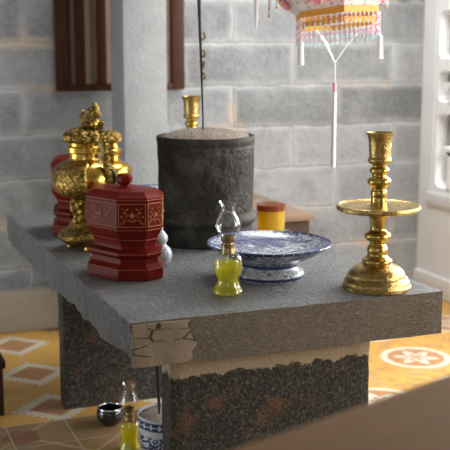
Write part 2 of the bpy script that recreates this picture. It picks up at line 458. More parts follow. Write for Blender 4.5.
wf = bx(XL-.1, -1.05, YF-.1, YF, 0, ZC); bx(-.05, XR+.15, YF-.1, YF, 0, ZC, bm=wf); bx(-1.05, -.05, YF-.1, YF, 0, .95, bm=wf); bx(-1.05, -.05, YF-.1, YF, 2.15, ZC, bm=wf)  # gap behind the camera is added for the front fill
struct('wall_front', wf, M['plaster'], smooth=False)
# fretwork grille of rounded openings
def fret():
    bm = B(); x0, x1 = XR+.002, XR+.062
    zb = [WZ0, .955, 1.165, 1.455, 1.665, 1.955, WZ1]; yb = [WY0, 3.83, 4.09, WY1]
    def cell(ya, yb_, za, zb_, hy0, hy1, hz0, hz1, rad=.035, x0=x0, x1=x1):
        cy, cz = (hy0+hy1)/2, (hz0+hz1)/2; inner = []
        for (sy, sz, a0) in ((1, 1, 0), (-1, 1, 90), (-1, -1, 180), (1, -1, 270)):
            for k in range(6):
                a = math.radians(a0+18*k)
                inner.append((cy+sy*((hy1-hy0)/2-rad)+rad*math.cos(a), cz+sz*((hz1-hz0)/2-rad)+rad*math.sin(a)))
        outer = []
        for i, (y, z) in enumerate(inner):
            q, k = divmod(i, 6); sy, sz = ((1, 1), (-1, 1), (-1, -1), (1, -1))[q]
            Y = yb_ if sy > 0 else ya; Z = zb_ if sz > 0 else za
            t = k/5
            if q == 0: pt = (Y, z+(Z-z)*min(1, t*2)) if t <= .5 else (Y+(y-Y)*(t-.5)*2, Z)
            elif q == 1: pt = (y+(Y-y)*min(1, t*2), Z) if t <= .5 else (Y, Z+(z-Z)*(t-.5)*2)
            elif q == 2: pt = (Y, z+(Z-z)*min(1, t*2)) if t <= .5 else (Y+(y-Y)*(t-.5)*2, Z)
            else: pt = (y+(Y-y)*min(1, t*2), Z) if t <= .5 else (Y, Z+(z-Z)*(t-.5)*2)
            outer.append(pt)
        n = len(inner)
        loops = [[bm.verts.new((x, *p)) for p in L] for x, L in ((x0, outer), (x0, inner), (x1, inner), (x1, outer))]
        for a, b in zip(loops, loops[1:]):
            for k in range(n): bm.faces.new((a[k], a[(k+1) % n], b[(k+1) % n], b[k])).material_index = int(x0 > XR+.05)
    for i in range(6):
        for j in range(3):
            ya, yb_, za, zb_ = yb[j], yb[j+1], zb[i], zb[i+1]
            cell(ya, yb_, za, zb_, ya+.03, yb_-.034, za+.03, zb_-.03)
            dz = .05 if zb_-za > .25 else .03
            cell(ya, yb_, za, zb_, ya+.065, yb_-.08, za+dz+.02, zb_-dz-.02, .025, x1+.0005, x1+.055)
            if (i+j) % 2 == 1 or (i == 0):
                # key-shaped hook reaching into the opening
                ym, zm = (ya+yb_)/2, (za+zb_)/2
                bx(x0, x1, ym-.02, ym+.02, za+.02, zm, bm=bm); bx(x0, x1, ym-.02, ym+.07, zm-.02, zm+.02, bm=bm)
    return bm
w = struct('window_2', fret(), [M['white'], M['recess_shade']], ang=30)  # second material paints the shade on the recessed back layer
struct('trim_1', bx(XR-.018, XR+.15, 2.2, WY1+.02, WZ0-.06, WZ0, .008), M['wallwhite'])
struct('trim_2', bx(XR-.02, XR+.01, 2.25, YB, 0, .11, .008), M['wallwhite'])

# slatted wooden window in the back wall
w1 = thing('window_1', 'dark brown wooden window with vertical bars over tan boards', 'window'); w1['kind'] = 'structure'
for k in ('label', 'category'): del w1[k]
X0, X1, Z0, Z1 = .976, 1.567, 1.06, 2.0
f = bx(X0, X0+.042, YB-.035, YB+.03, Z0, Z1, .004); bx(X1-.06, X1, YB-.035, YB+.03, Z0, Z1, .004, f)
bx(X0+.042, X1-.06, YB-.035, YB+.03, Z0, Z0+.03, .004, f); bx(X0+.042, X1-.06, YB-.035, YB+.03, Z1-.05, Z1, .004, f)
obj('frame', f, M['shutter'], w1)
obj('back_board', bx(X0+.04, X1-.05, YB-.008, YB+.02, Z0+.03, Z1-.05), M['board'], w1)
k = 0
for xc in (1.036, 1.085, 1.181, 1.277, 1.373, 1.46):
    wd = .014 if k == 0 else .042; k += 1
    obj('bar', bx(xc-wd/2, xc+wd/2, YB-.03, YB-.009, Z0+.03, Z1-.05, .004), M['shutter'], w1)

# stone pillar
def pillar():
    bm = bx(1.172, 1.361, 4.1, 4.3, 0, ZC, .009)
    bmesh.ops.subdivide_edges(bm, edges=[e for e in bm.edges if e.calc_length() > .3], cuts=60, use_grid_fill=True)
    for v in bm.verts:
        v.co += Vector((noise.noise(v.co*22), noise.noise(v.co*22+Vector((9, 0, 0))), 0))*.0015
    return bm
p = obj('pillar', pillar(), M['pillar']); p['kind'] = 'structure'; p.name = 'trim_3'
struct('trim_4', bx(1.2, 2.3, 3.17, 3.23, ZC-.06, ZC), M['shutter'])

# ------------------------------------------------------------------ altar table
alt = thing('altar_table', 'heavy grey stone altar table with chipped slab on speckled granite legs', 'table', (1.068, 3.055, 0))
ox, oy = 1.068, 3.055
def slab():
    bm = B(); x0, x1, y0, y1, z0, z1 = .64-ox, 1.495-ox, 2.222-oy, 3.887-oy, .512, T
    nx, ny, nz = 44, 84, 10
    def P(i, j, k): return (x0+(x1-x0)*i/nx, y0+(y1-y0)*j/ny, z0+(z1-z0)*k/nz)
    vd = {}
    def V(i, j, k):
        if (i, j, k) not in vd: vd[i, j, k] = bm.verts.new(P(i, j, k))
        return vd[i, j, k]
    def quad(*q, m=0):
        f = bm.faces.new([V(*a) for a in q]); f.material_index = m
    for i in range(nx):
        for j in range(ny):
            quad((i, j, nz), (i+1, j, nz), (i+1, j+1, nz), (i, j+1, nz)); quad((i, j, 0), (i, j+1, 0), (i+1, j+1, 0), (i+1, j, 0))
        for k in range(nz):
            quad((i, 0, k), (i+1, 0, k), (i+1, 0, k+1), (i, 0, k+1), m=1); quad((i, ny, k), (i, ny, k+1), (i+1, ny, k+1), (i+1, ny, k))
    for j in range(ny):
        for k in range(nz):
            quad((0, j, k), (0, j, k+1), (0, j+1, k+1), (0, j+1, k)); quad((nx, j, k), (nx, j+1, k), (nx, j+1, k+1), (nx, j, k+1))
    for (i, j, k), v in vd.items():
        c = v.co.copy(); n1 = noise.noise(c*9); n2 = noise.noise(c*26+Vector((5, 3, 1))); n3 = noise.noise(Vector((c.y*7, 3.1, 0))); n4 = noise.noise(Vector((c.y*19, 8.1, 0)))
        if i == 0:
            low = 1-k/nz
            v.co.x += .004*n2 + low*(.014*n1+.016*max(0, n3)+.004*n4)+.004*noise.noise(c*45)
            if k == nz: v.co.x += .002*n2
        if k < nz and i < 10:
            wgt = (1-i/10)*(1-k/nz)
            v.co.z += wgt*(.012+.028*max(-.3, noise.noise(Vector((c.y*5, 4.2, 0))))+.005*n4)
        if j == 0: v.co.y += .0025*n2
        if k == nz and (i in (0, nx) or j in (0, ny)): v.co.z -= .003+.002*abs(n2)
        if j == 0 and k == 0: v.co.z += .003*n1
        if k == nz and 0 < i < nx and 0 < j < ny: v.co.z -= 0
    return bm
obj('slab', slab(), [M['stone'], M['hewn']], alt, ang=50)
def rough_block(x0, x1, y0, y1, z0, z1, amp, cuts=14, freq=30):
    bm = bx(x0, x1, y0, y1, z0, z1)
    bmesh.ops.subdivide_edges(bm, edges=bm.edges[:], cuts=cuts, use_grid_fill=True)
    for v in bm.verts:
        c = v.co
        edge = sum((abs(c.x-x0) < 1e-4 or abs(c.x-x1) < 1e-4, abs(c.y-y0) < 1e-4 or abs(c.y-y1) < 1e-4))
        ctr = Vector(((x0+x1)/2, (y0+y1)/2, c.z))
        d = Vector((noise.noise(c*freq), noise.noise(c*freq+Vector((7, 1, 2))), 0))*amp
        v.co += d
        if edge == 2: v.co += (ctr-c).normalized()*amp*1.6*abs(noise.noise(c*18))+(ctr-c).normalized()*amp
    return bm
obj('leg', rough_block(.752-ox, 1.305-ox, 2.262-oy, 2.335-oy, 0, .516, .004), M['leg'], alt, ang=50)
obj('leg', rough_block(.735-ox, 1.305-ox, 3.385-oy, 3.46-oy, 0, .516, .004), M['leg'], alt, ang=50)
mp = rough_block(.645-ox, .792-ox, 2.214-oy, 2.228-oy, .519, .622, .0022, 12, 40)
for v in mp.verts:   # ragged right end feathering into the slab
    if v.co.x > .74-ox: v.co.x += .03*noise.noise(Vector((v.co.z*40, 2.2, 0)))*(v.co.x-(.74-ox))/.05; v.co.y += max(0, v.co.x-(.765-ox))*.2
obj('mortar_patch', mp, M['mortar'], alt, ang=50)['label'] = 'cracked tan mortar patch on the front corner'

# ------------------------------------------------------------------ things on the altar
# oil lamp
def oil_lamp():
    t = thing('oil_lamp', 'small clear glass oil lamp with yellow oil standing before the footed plate', 'lamp', (.952, 2.386, T+.0005))
    o = spline([(.036, 0), (.0385, .004), (.037, .012), (.032, .021), (.0285, .033), (.0285, .041), (.0325, .049), (.0365, .062), (.0368, .08), (.0355, .092), (.028, .101), (.0175, .106)], 3)
    inn = [(max(r-.0018, .012), z+.0015) for r, z in o][::-1]; inn[0] = (.016, o[-1][1])
    inn = [q for q in inn if q[1] > .004]
    obj('font', lathe(o+inn+[(.001, .004)], 40, cap=False), M['glass'], t)
    oil = [(max(r-.0026, .002), z+.003) for r, z in o if z+.003 < .080]
    oil[0] = (.033, .003); oil.append((oil[-1][0], .0815))
    obj('oil', lathe(oil, 40), M['oil'], t)
    obj('wick', tube(spline([(.002, 0, .135), (0, .002, .10), (-.008, -.003, .075), (-.004, -.012, .045), (.012, -.008, .03), (.018, .002, .028)], 5), .0021, 6), M['wick'], t)
    bz = [(.0145, .104), (.0175, .104), (.0175, .112), (.0165, .114), (.0165, .122), (.0182, .124), (.0182, .127), (.0150, .129), (.0140, .133), (.0178, .138), (.0186, .150), (.0172, .150), (.0165, .140), (.004, .136)]
    b = obj('burner', lathe(bz, 32, cap=False, mod=lambda r, z, a, i: (r*(1+(.03*math.sin(16*a) if z > .135 else 0)), z)), M['burner'], t)
    obj('wick_knob', tube([(.014, -.008, .131), (.024, -.014, .131), (.026, -.0152, .131)], [.0012, .0012, .005], 10), M['burner'], b)
    co = spline([(.0155, .146), (.0165, .150), (.025, .158), (.0315, .172), (.031, .181), (.0255, .194), (.019, .207), (.0172, .217), (.0185, .225), (.0238, .2345)], 4)
    ci = [(r-.0011, z) for r, z in co][::-1]
    def scal(r, z, a, i): return (r, z+(.0014*math.sin(9*a) if z > .232 else 0))
    obj('chimney', lathe(co+ci, 40, mod=scal, cap=False, loop=True), M['glass'], t)
    return t
lamp = oil_lamp(); lamp.scale = (1.03,)*3

# candlestick
def candlestick():
    t = thing('candlestick', 'tall brass candlestick with a drip tray at the right front corner of altar', 'candlestick', (1.349, 2.315, T+.0005))
    q = .001083; rr = .001067
    base = [(86, 0), (86, 7), (83, 10), (82, 17), (78, 20), (76, 26), (72, 29)]
    dome = spline([(72, 29), (70, 36), (63, 45), (52, 53), (38, 58)], 4)
    obj('foot', lathe([(r*rr, z*q) for r, z in base+dome+[(36, 60)]], 56), M['brass_carved'], t)
    st = spline([(36, 59), (38, 63), (37, 70), (29, 75), (25, 80), (24, 85), (26, 90), (25, 99), (21, 106), (19, 109), (21, 113), (25, 116), (31, 121), (33, 127), (31, 134), (25, 139), (20, 143), (19, 150), (21, 165), (23, 174), (26, 179), (24, 183), (22, 190)], 3)
    obj('stem', lathe([(r*rr, z*q) for r, z in st], 40), M['brass'], t)
    disc = [(20, 189), (60, 190), (98, 191), (103, 194), (104, 199), (102, 204), (98, 205), (94, 202), (60, 202), (20, 203)]
    obj('drip_tray', lathe([(r*rr, z*q) for r, z in disc], 64), M['brass_carved'], t)
    up = spline([(20, 202), (20, 212), (19, 224), (20, 227), (20, 238), (18, 241), (18, 246), (22, 250), (28, 257), (29, 264), (25, 270), (19, 274), (18, 279), (23, 284), (24, 290), (21, 295), (17, 298), (18, 303)], 3)
    obj('upper_stem', lathe([(r*rr, z*q) for r, z in up], 40), M['brass'], t)
    cup = [(18, 302), (26, 306), (29, 312), (28, 318), (26, 320), (27, 340), (28, 356), (29, 364), (30, 366), (31, 372), (34, 376), (35, 380), (31, 380), (28, 372), (24, 350), (23, 330)]
    obj('candle_cup', lathe([(r*rr, z*q) for r, z in cup], 40), M['brass_carved'], t)
    return t
cand = candlestick()
twin(cand, (1.348, 3.765, T+.0005), 1.1, 'far brass candlestick, only its cup showing above the dark incense drum', 1.06)

# footed plate
def plate():
    t = thing('footed_plate', 'large blue and white footed porcelain plate behind the glass lamp', 'plate', (1.134, 2.535, T+.0005))
    o = [(.097, 0), (.099, .010), (.096, .018), (.086, .025), (.079, .033), (.080, .041), (.092, .049), (.112, .058), (.137, .070), (.158, .084), (.1725, .094), (.1735, .097), (.171, .0985)]
    i = [(.160, .091), (.140, .081), (.110, .073), (.07, .0695), (.02, .069)]
    def wav(r, z, a, k): return (r*(1+(.006*math.cos(34*a) if r > .168 else 0)), z)
    obj('dish', lathe(spline(o, 2)+i, 136, mod=wav), M['plate'], t)
    return t
pl = plate()
twin(pl, (1.165, 3.595, T+.0005), .9, 'blue and white plate half hidden behind the front red lacquer box')

# faceted red lacquer box
def octa(s, z, L=.0655, ch=.057, w=.0275):
    a, b = L+ch, w+ch; d = -(1-s)*b   # uniform inset
    a2, b2, L2, w2 = a+d, b+d, L+d*.414, w+d*.414
    w2 = max(w2, .004); L2 = max(L2, .004)
    return [(x, y, z) for x, y in ((a2, -w2), (a2, w2), (L2, b2), (-L2, b2), (-a2, w2), (-a2, -w2), (-L2, -b2), (L2, -b2))]
def red_box():
    t = thing('lacquer_box', 'red lacquer stepped box with gold flowers at the front left of altar', 'box', (.775, 2.722, T+.0005), math.radians(-65))
    pr = [(.98, 0), (1, .002), (1, .030), (.985, .033), (.88, .040), (.85, .044), (.84, .058), (.95, .066), (.97, .069), (.97, .077), (.95, .079), (.77, .084), (.76, .092), (.79, .103), (.85, .117), (.93, .129), (.99, .137), (1.0, .141), (.985, .142), (.985, .144), (1, .145), (1, .2175)]
    obj('body', loft([octa(s, z) for s, z in pr]), M['lacquer'], t, ang=20)
    ld = [(1.0, .2180), (1.02, .219), (1.02, .2255), (1.0, .2285), (.97, .230), (.80, .240), (.77, .2425), (.30, .246)]
    lid = obj('lid', loft([octa(s, z) for s, z in ld]), M['lacquer'], t, ang=20)
    kn = [(.012, .2455), (.012, .251), (.016, .254), (.0225, .260), (.0235, .268), (.0225, .275), (.017, .281), (.006, .2835)]
    obj('knob', lathe(kn, 6), M['lacquer'], lid, ang=20)
    # gold borders and sprays on every upper facet
    gb = B(); gf = B()
    top = octa(1.004, 0)
    for k in range(8):
        a = Vector(top[k]); b = Vector(top[(k+1) % 8]); d = (b-a); ln = d.length; d.normalize(); nrm = Vector((d.y, -d.x, 0))
        def P(u, z, o=0): return a+d*u+Vector((0, 0, z))+nrm*o
        for (u0, z0, u1, z1) in ((.004, .150, ln-.004, .150), (.004, .2125, ln-.004, .2125), (.004, .150, .004, .2125), (ln-.004, .150, ln-.004, .2125)):
            tube([P(u0, z0), P(u1, z1)], .0009, 6, gb)
        c = ln/2
        for s in (-1, 1):
            for (h0, amp, wd) in ((.172, .012, .40), (.19, -.012, .36), (.163, .006, .42)):
                pts = [P(c+s*ln*wd*j/14, h0+amp*math.sin(j/14*PI*1.6)) for j in range(15)]
                tube(pts, [.0011*(1-.5*j/14) for j in range(15)], 5, gf)
            for j in range(4):
                q = P(c+s*ln*(.08+.09*j), .168+.01*((j*7) % 4))
                ball(gf, q, (.0032, .0032, .0028), 1)
        ball(gf, P(c, .182), (.0055, .0055, .006), 1)
        tube([P(ln*.1, .128-.0165, -.012), P(ln*.9, .128-.0165, -.012)], .0006, 5, gb)
    for s_, z_ in ((1.003, .1405), (1.023, .2225), (.973, .0730), (1.003, .0310)):
        lp = octa(s_, z_); tube(lp+lp[:1], .0007, 5, gb)
    obj('gold_border', gb, M['gold'], t)['label'] = 'thin gold border lines'
    obj('gold_flowers', gf, M['gold'], t)['label'] = 'gold flower sprays'
    return t
rb = red_box()
twin(rb, (.812, 3.42, T+.0005), math.radians(76), 'second red lacquer box, far left, half hidden behind the large brass urn', 1.06)

# brass urns
def lump(parts, vox=.0022):
    bm = B()
    for c, r in parts: ball(bm, c, r, 2)
    return bm
def remesh(o, vox):
    m = o.modifiers.new('remesh', 'REMESH'); m.mode = 'VOXEL'; m.voxel_size = vox; m.use_smooth_shade = True
    return o
def urn():
    t = thing('brass_urn', 'large brass urn with lion finial and dragon handle behind front red box', 'urn', (.758, 3.11, T+.0005), math.radians(-21.6))
    for k in range(3):
        a = -PI/2+.25+k*2*PI/3
        bm = lathe(spline([(.012, 0), (.016, .004), (.013, .012), (.015, .018)], 2), 16, c=(.052*math.cos(a), .052*math.sin(a), 0))
        obj('foot', bm, M['brass_urn'], t)
    pr = spline([(.050, .012), (.062, .016), (.078, .030), (.085, .043), (.083, .054), (.068, .064), (.054, .075), (.047, .088), (.038, .097)], 3)
    def pet(r, z, a, i): return (r*(1+(.05*abs(math.sin(6*a)) if .02 < z < .05 else 0)), z)
    obj('base', lathe(pr, 60, mod=pet), M['brass_old'], t)
    obj('stem', lathe(spline([(.038, .094), (.032, .105), (.030, .14), (.032, .160)], 3), 32), M['brass_old'], t)
    for k in range(3):
        a = -PI/2-.5+k*2*PI/3; ca, sa = math.cos(a), math.sin(a)
        def R(r, s, z): return (r*ca-s*sa, r*sa+s*ca, z)
        parts = [(R(.044, 0, .152), .022), (R(.058, 0, .140), .016), (R(.050, .014, .150), .009), (R(.050, -.014, .150), .009), (R(.064, 0, .131), .009), (R(.044, 0, .122), .016), (R(.040, 0, .108), .015), (R(.048, 0, .096), .014)]
        remesh(obj('beast_leg', lump(parts), M['brass_old'], t), .003)
    body = spline([(.030, .158), (.045, .162), (.076, .173), (.096, .191), (.1035, .215), (.101, .238), (.088, .262), (.067, .277), (.053, .282)], 4)
    obj('body', lathe(body, 64), M['belly'], t)
    neck = spline([(.053, .281), (.048, .285), (.047, .292), (.047, .302)], 3)+[(.053, .304), (.0555, .307), (.0555, .321), (.053, .324), (.047, .325), (.048, .335)]
    obj('neck', lathe(neck, 56), M['brass_urn'], t)
    lid = spline([(.048, .3455), (.058, .348), (.062, .354), (.0625, .366), (.058, .376), (.044, .384), (.028, .389), (.012, .392)], 4)
    def ruf(r, z, a, i): return (r*(1+.05*math.sin(14*a+9*math.sin(z*300))*(1 if .35 < z < .385 else .2)), z+.0015*math.sin(11*a))
    ld = obj('lid', lathe(lid, 112, mod=ruf), M['brass_old'], t); ld.location.z = -.010
    # guardian lion seated on the lid, its paw on a ball
    lion = [((.010, 0, .400), (.022, .018, .014)), ((.004, 0, .413), (.017, .016, .017)), ((.014, .002, .432), (.016, .015, .016)), ((.020, -.006, .440), (.012, .012, .012)),
            ((.030, -.010, .434), (.008, .008, .007)), ((.010, .008, .447), (.010, .009, .009)), ((.022, .004, .452), (.009, .009, .010)), ((.005, -.004, .442), (.010, .010, .011)),
            ((.014, .012, .459), (.005, .005, .009)), ((.024, -.010, .455), (.005, .005, .008)), ((.018, .002, .464), (.007, .007, .008)),
            ((.026, .012, .402), (.007, .007, .014)), ((.022, -.014, .410), (.007, .007, .012)), ((-.010, .012, .398), (.012, .009, .010)), ((-.010, -.014, .398), (.012, .009, .010)),
            ((-.016, 0, .414), (.006, .006, .012)), ((-.020, 0, .428), (.006, .006, .011)), ((-.016, 0, .440), (.005, .006, .008))]
    lion = [((c[0]*1.1, c[1]*1.15, .392+(c[2]-.392)*.97), (r[0]*1.25, r[1]*1.25, r[2]*1.1)) for c, r in lion]
    remesh(obj('lion_finial', lump(lion), M['brass_old'], ld), .0022)
    lf = [o for o in ld.children][0]; lf.location.x = .016
    bb = obj('lion_ball', ball(B(), (.034, -.020, .403), .0115, 3), M['brass_urn'], ld)
    # dragon handle climbing from the belly to the lid
    hp = spline([(.078, -.058, .205), (.083, -.066, .228), (.080, -.066, .255), (.072, -.058, .285), (.072, -.056, .315), (.068, -.054, .345), (.060, -.048, .370), (.054, -.042, .386), (.060, -.048, .397)], 5)
    n = len(hp); bm = tube(hp, [.0112+.0018*math.sin(i*1.7)-.004*i/n for i in range(n)], 10)
    for i in range(2, n-2, 2):
        p = Vector(hp[i]); d = Vector((.76, -.58, .25)).normalized()
        tube([p+d*.004, p+d*.011, p+d*.016+Vector((0, 0, .004))], [.004, .0028, .0006], 6, bm)
    ball(bm, hp[-1], (.010, .009, .008), 2); ball(bm, Vector(hp[-1])+Vector((.006, -.005, .004)), .005, 2)
    obj('handle', bm, M['brass_old'], t)['label'] = 'dragon shaped handle'
    return t
urn()
def small_urn():
    t = thing('brass_urn', 'smaller brass lidded urn standing behind the large lion urn', 'urn', (1.035, 3.80, T+.0005))
    pr = spline([(.050, 0), (.052, .006), (.048, .016), (.03, .028), (.02, .045), (.017, .07), (.024, .088), (.05, .10), (.070, .122), (.0755, .148), (.072, .168), (.058, .184), (.036, .193), (.029, .198)], 4)
    obj('body', lathe(pr, 56), M['brass_urn'], t)
    nk = [(.029, .197), (.028, .213), (.034, .216), (.038, .222), (.038, .236), (.034, .241), (.026, .243), (.022, .254), (.020, .262)]
    obj('neck', lathe(nk, 48), M['brass_urn'], t)
    ld = spline([(.022, .2622), (.032, .266), (.036, .276), (.035, .290), (.028, .301), (.016, .308), (.008, .312), (.003, .313)], 4)
    def ruf(r, z, a, i): return (r*(1+.07*math.sin(9*a+6*math.sin(z*300))), z+.001*math.sin(7*a))
    obj('lid', lathe(ld, 80, mod=ruf), M['brass_old'], t)
small_urn()

# incense drum
def drum():
    t = thing('incense_drum', 'big dark carved stone incense drum in the middle of the altar', 'incense burner', (1.152, 3.083, T+.0005))
    o = [(.146, 0), (.150, .004), (.151, .06), (.154, .066), (.163, .072), (.167, .082), (.166, .092), (.158, .100), (.153, .105), (.1525, .115), (.155, .2), (.1565, .30), (.157, .325), (.159, .328), (.159, .344), (.157, .347), (.147, .347), (.145, .340), (.144, .322)]
    def carve(r, z, a, i):
        if .115 < z < .32: r += .0022*noise.noise(Vector((math.cos(a)*2.2, math.sin(a)*2.2, z*14)))
        return (r, z)
    o2 = []
    for (a, b) in zip(o, o[1:]):
        o2.append(a)
        if b[1]-a[1] > .05:
            for k in range(1, 8): o2.append((a[0]+(b[0]-a[0])*k/8, a[1]+(b[1]-a[1])*k/8))
    o2.append(o[-1]); 
    obj('drum_body', lathe(o2, 112, mod=carve), M['drum'], t, ang=45)
    def sand(r, z, a, i): return (r, z+.006*noise.noise(Vector((r*math.cos(a)*25, r*math.sin(a)*25, 0)))+.0035*noise.noise(Vector((r*math.cos(a)*80, r*math.sin(a)*80, 3))))
    s = obj('ash', lathe([(.1445, .323), (.1445, .341), (.13, .351), (.11, .358), (.08, .364), (.05, .367), (.02, .368), (.003, .368)], 72, mod=sand), M['ash'], t)
    s['kind'] = 'stuff'; s['label'] = 'grey brown incense ash heaped in the drum'
drum()
def big_stick():
    t = thing('incense_stick', 'tall black incense rod standing in the ash of the dark drum', 'incense stick', (1.128, 3.075, T+.36))
    obj('stick', tube([(.012, 0, -.02), (.012, 0, .04), (.008, .002, .2), (.003, 0, .32), (0, 0, .42), (-.002, 0, .75)], [.0028, .003, .0042, .0052, .0062, .0064], 8), M['stick'], t)
    for z in (.235, .20, .165, .29):
        obj('curl', tube([(.010, -.002, z), (.017+.004*math.sin(z*90), -.004, z+.006), (.016, -.004, z+.02), (.012, -.003, z+.024)], [.004, .0048, .0045, .003], 6), M['stickpale'], t)
big_stick()

# drinking glass with oil
def tumbler():
    t = thing('oil_glass', 'straight drinking glass of golden oil with amber top between drum and plate', 'glass', (1.392, 3.10, T+.0005))
    o = [(.043, 0), (.0455, .003), (.049, .05), (.0515, .118)]; i = [(.0500, .118), (.0475, .05), (.0440, .009), (.001, .008)]
    obj('tumbler', lathe(spline(o, 3)+i, 48, cap=False), M['glass'], t)
    obj('oil', lathe([(.0432, .0088), (.0467, .05), (.0482, .0855)], 40), M['oil2'], t)
    obj('amber_oil', lathe([(.0483, .0862), (.0489, .106)], 40), M['amber'], t)
tumbler()

# little porcelain gourd vase
g = obj('gourd_vase', lathe(spline([(.020, 0), (.024, .003), (.033, .018), (.035, .034), (.030, .048), (.021, .057), (.0185, .063), (.0225, .074), (.0215, .086), (.0135, .097), (.0095, .103), (.0105, .110), (.0085, .110), (.0075, .104)], 4), 40), M['gourd'])
g.location = (.900, 2.792, T+.0005)
tag(g, 'small pale porcelain gourd vase peeking out behind the front red box', 'vase')

# ------------------------------------------------------------------ on the floor
twin(lamp, (.847, 2.962, .0006), .6, 'oil lamp with yellow oil on the shaded floor under the altar', .90)
def floor_pot():
    t = thing('incense_pot', 'blue and white porcelain incense pot on the floor behind the front leg', 'pot', (.915, 2.80, .0005))
    o = [(.058, 0), (.062, .004), (.070, .03), (.080, .08), (.085, .13), (.0865, .165), (.0875, .17), (.0835, .172), (.0815, .165), (.0805, .15)]
    obj('pot_body', lathe(spline(o, 3), 64), M['pot'], t)
    def sand(r, z, a, i): return (r, z+.004*noise.noise(Vector((r*math.cos(a)*45, r*math.sin(a)*45, 0))))
    s = obj('ash', lathe([(.0802, .151), (.0805, .160), (.06, .166), (.03, .169), (.003, .170)], 56, mod=sand), M['ash_pale'], t)
    s['kind'] = 'stuff'; s['label'] = 'pale incense ash filling the pot'
floor_pot()
st = obj('incense_stick', tube([(.001, 0, 0), (0, .001, .06), (-.003, 0, .12), (-.004, .002, .20), (-.006, .002, .30)], [.0025, .005, .0075, .0068, .006], 8), M['stick'])
st.location = (.893, 2.80, .155); tag(st, 'thick burnt incense stick standing in the blue and white floor pot', 'incense stick')
def black_bowl():
    t = thing('black_bowl', 'glossy black bowl with a silver rim beside the lamp under the altar', 'bowl', (.848, 3.20, .0005))
    o = [(.026, 0), (.028, .003), (.040, .014), (.047, .03), (.046, .046), (.041, .056), (.038, .058), (.039, .05), (.042, .032), (.03, .014)]
    obj('bowl_body', lathe(spline(o, 3), 40), M['blackglaze'], t)
    obj('rim', lathe([(.040+.0022*math.cos(a*PI/4), .0585+.0022*math.sin(a*PI/4)) for a in range(8)], 40, loop=True), M['silver'], t)
    obj('handle', tube(spline([(.044, -.010, .05), (.056, -.014, .058), (.062, -.016, .046), (.056, -.014, .034), (.046, -.011, .03)], 4), .004, 8), M['silver'], t)
black_bowl()

# small dark stool at the left edge
def low_stool():
    t = thing('low_stool', 'low dark wooden stool standing on the tiles at far left edge', 'stool', (.372, 3.53, 0))
    obj('seat', box(B(), (0, 0, .185), (.33, .26, .03), .006), M['darkwood'], t)
    for sx in (-1, 1):
        for sy in (-1, 1): obj('leg', box(B(), (sx*.138, sy*.105, .086), (.035, .035, .172), .004), M['darkwood'], t)
    for sy in (-1, 1): obj('rail', box(B(), (0, sy*.105, .14), (.24, .02, .04), .003), M['darkwood'], t)
low_stool()

# wooden chest behind the altar
def chest():
    t = thing('wooden_chest', 'brown wooden chest with overhanging top behind the right side of altar', 'chest', (1.72, 4.06, 0))
    obj('top', box(B(), (0, 0, .558), (.33, .62, .026), .005), M['stoolwood'], t)
    obj('body', box(B(), (0, 0, .30), (.30, .58, .488), .004), M['chestside'], t)
    obj('door', box(B(), (0, -.2905, .30), (.22, .012, .40), .003), M['chestside'], t)
    obj('base', box(B(), (0, 0, .028), (.32, .60, .056), .004), M['chestside'], t)
chest()

# wooden table close to the camera
def near_table():
    a = math.atan2(.133, .366); d = Vector((math.cos(a), math.sin(a), 0)); nrm = Vector((d.y, -d.x, 0))
    p = Vector((.372, .941, 0)); c = p + d*.45 + nrm*.23
    t = thing('wooden_table', 'plain brown wooden table top in the near foreground, out of focus', 'table', (c.x, c.y, 0), a)
    obj('tabletop', box(B(), (0, 0, .83), (1.5, .46, .04), .010, seg=3), M['bench'], t)
    for sx in (-1, 1):
        for sy in (-1, 1): obj('leg', box(B(), (sx*.66, sy*.16, .405), (.055, .055, .81), .005), M['bench'], t)
    for sy in (-1, 1): obj('apron', box(B(), (0, sy*.16, .77), (1.265, .022, .08), .003), M['bench'], t)
near_table()

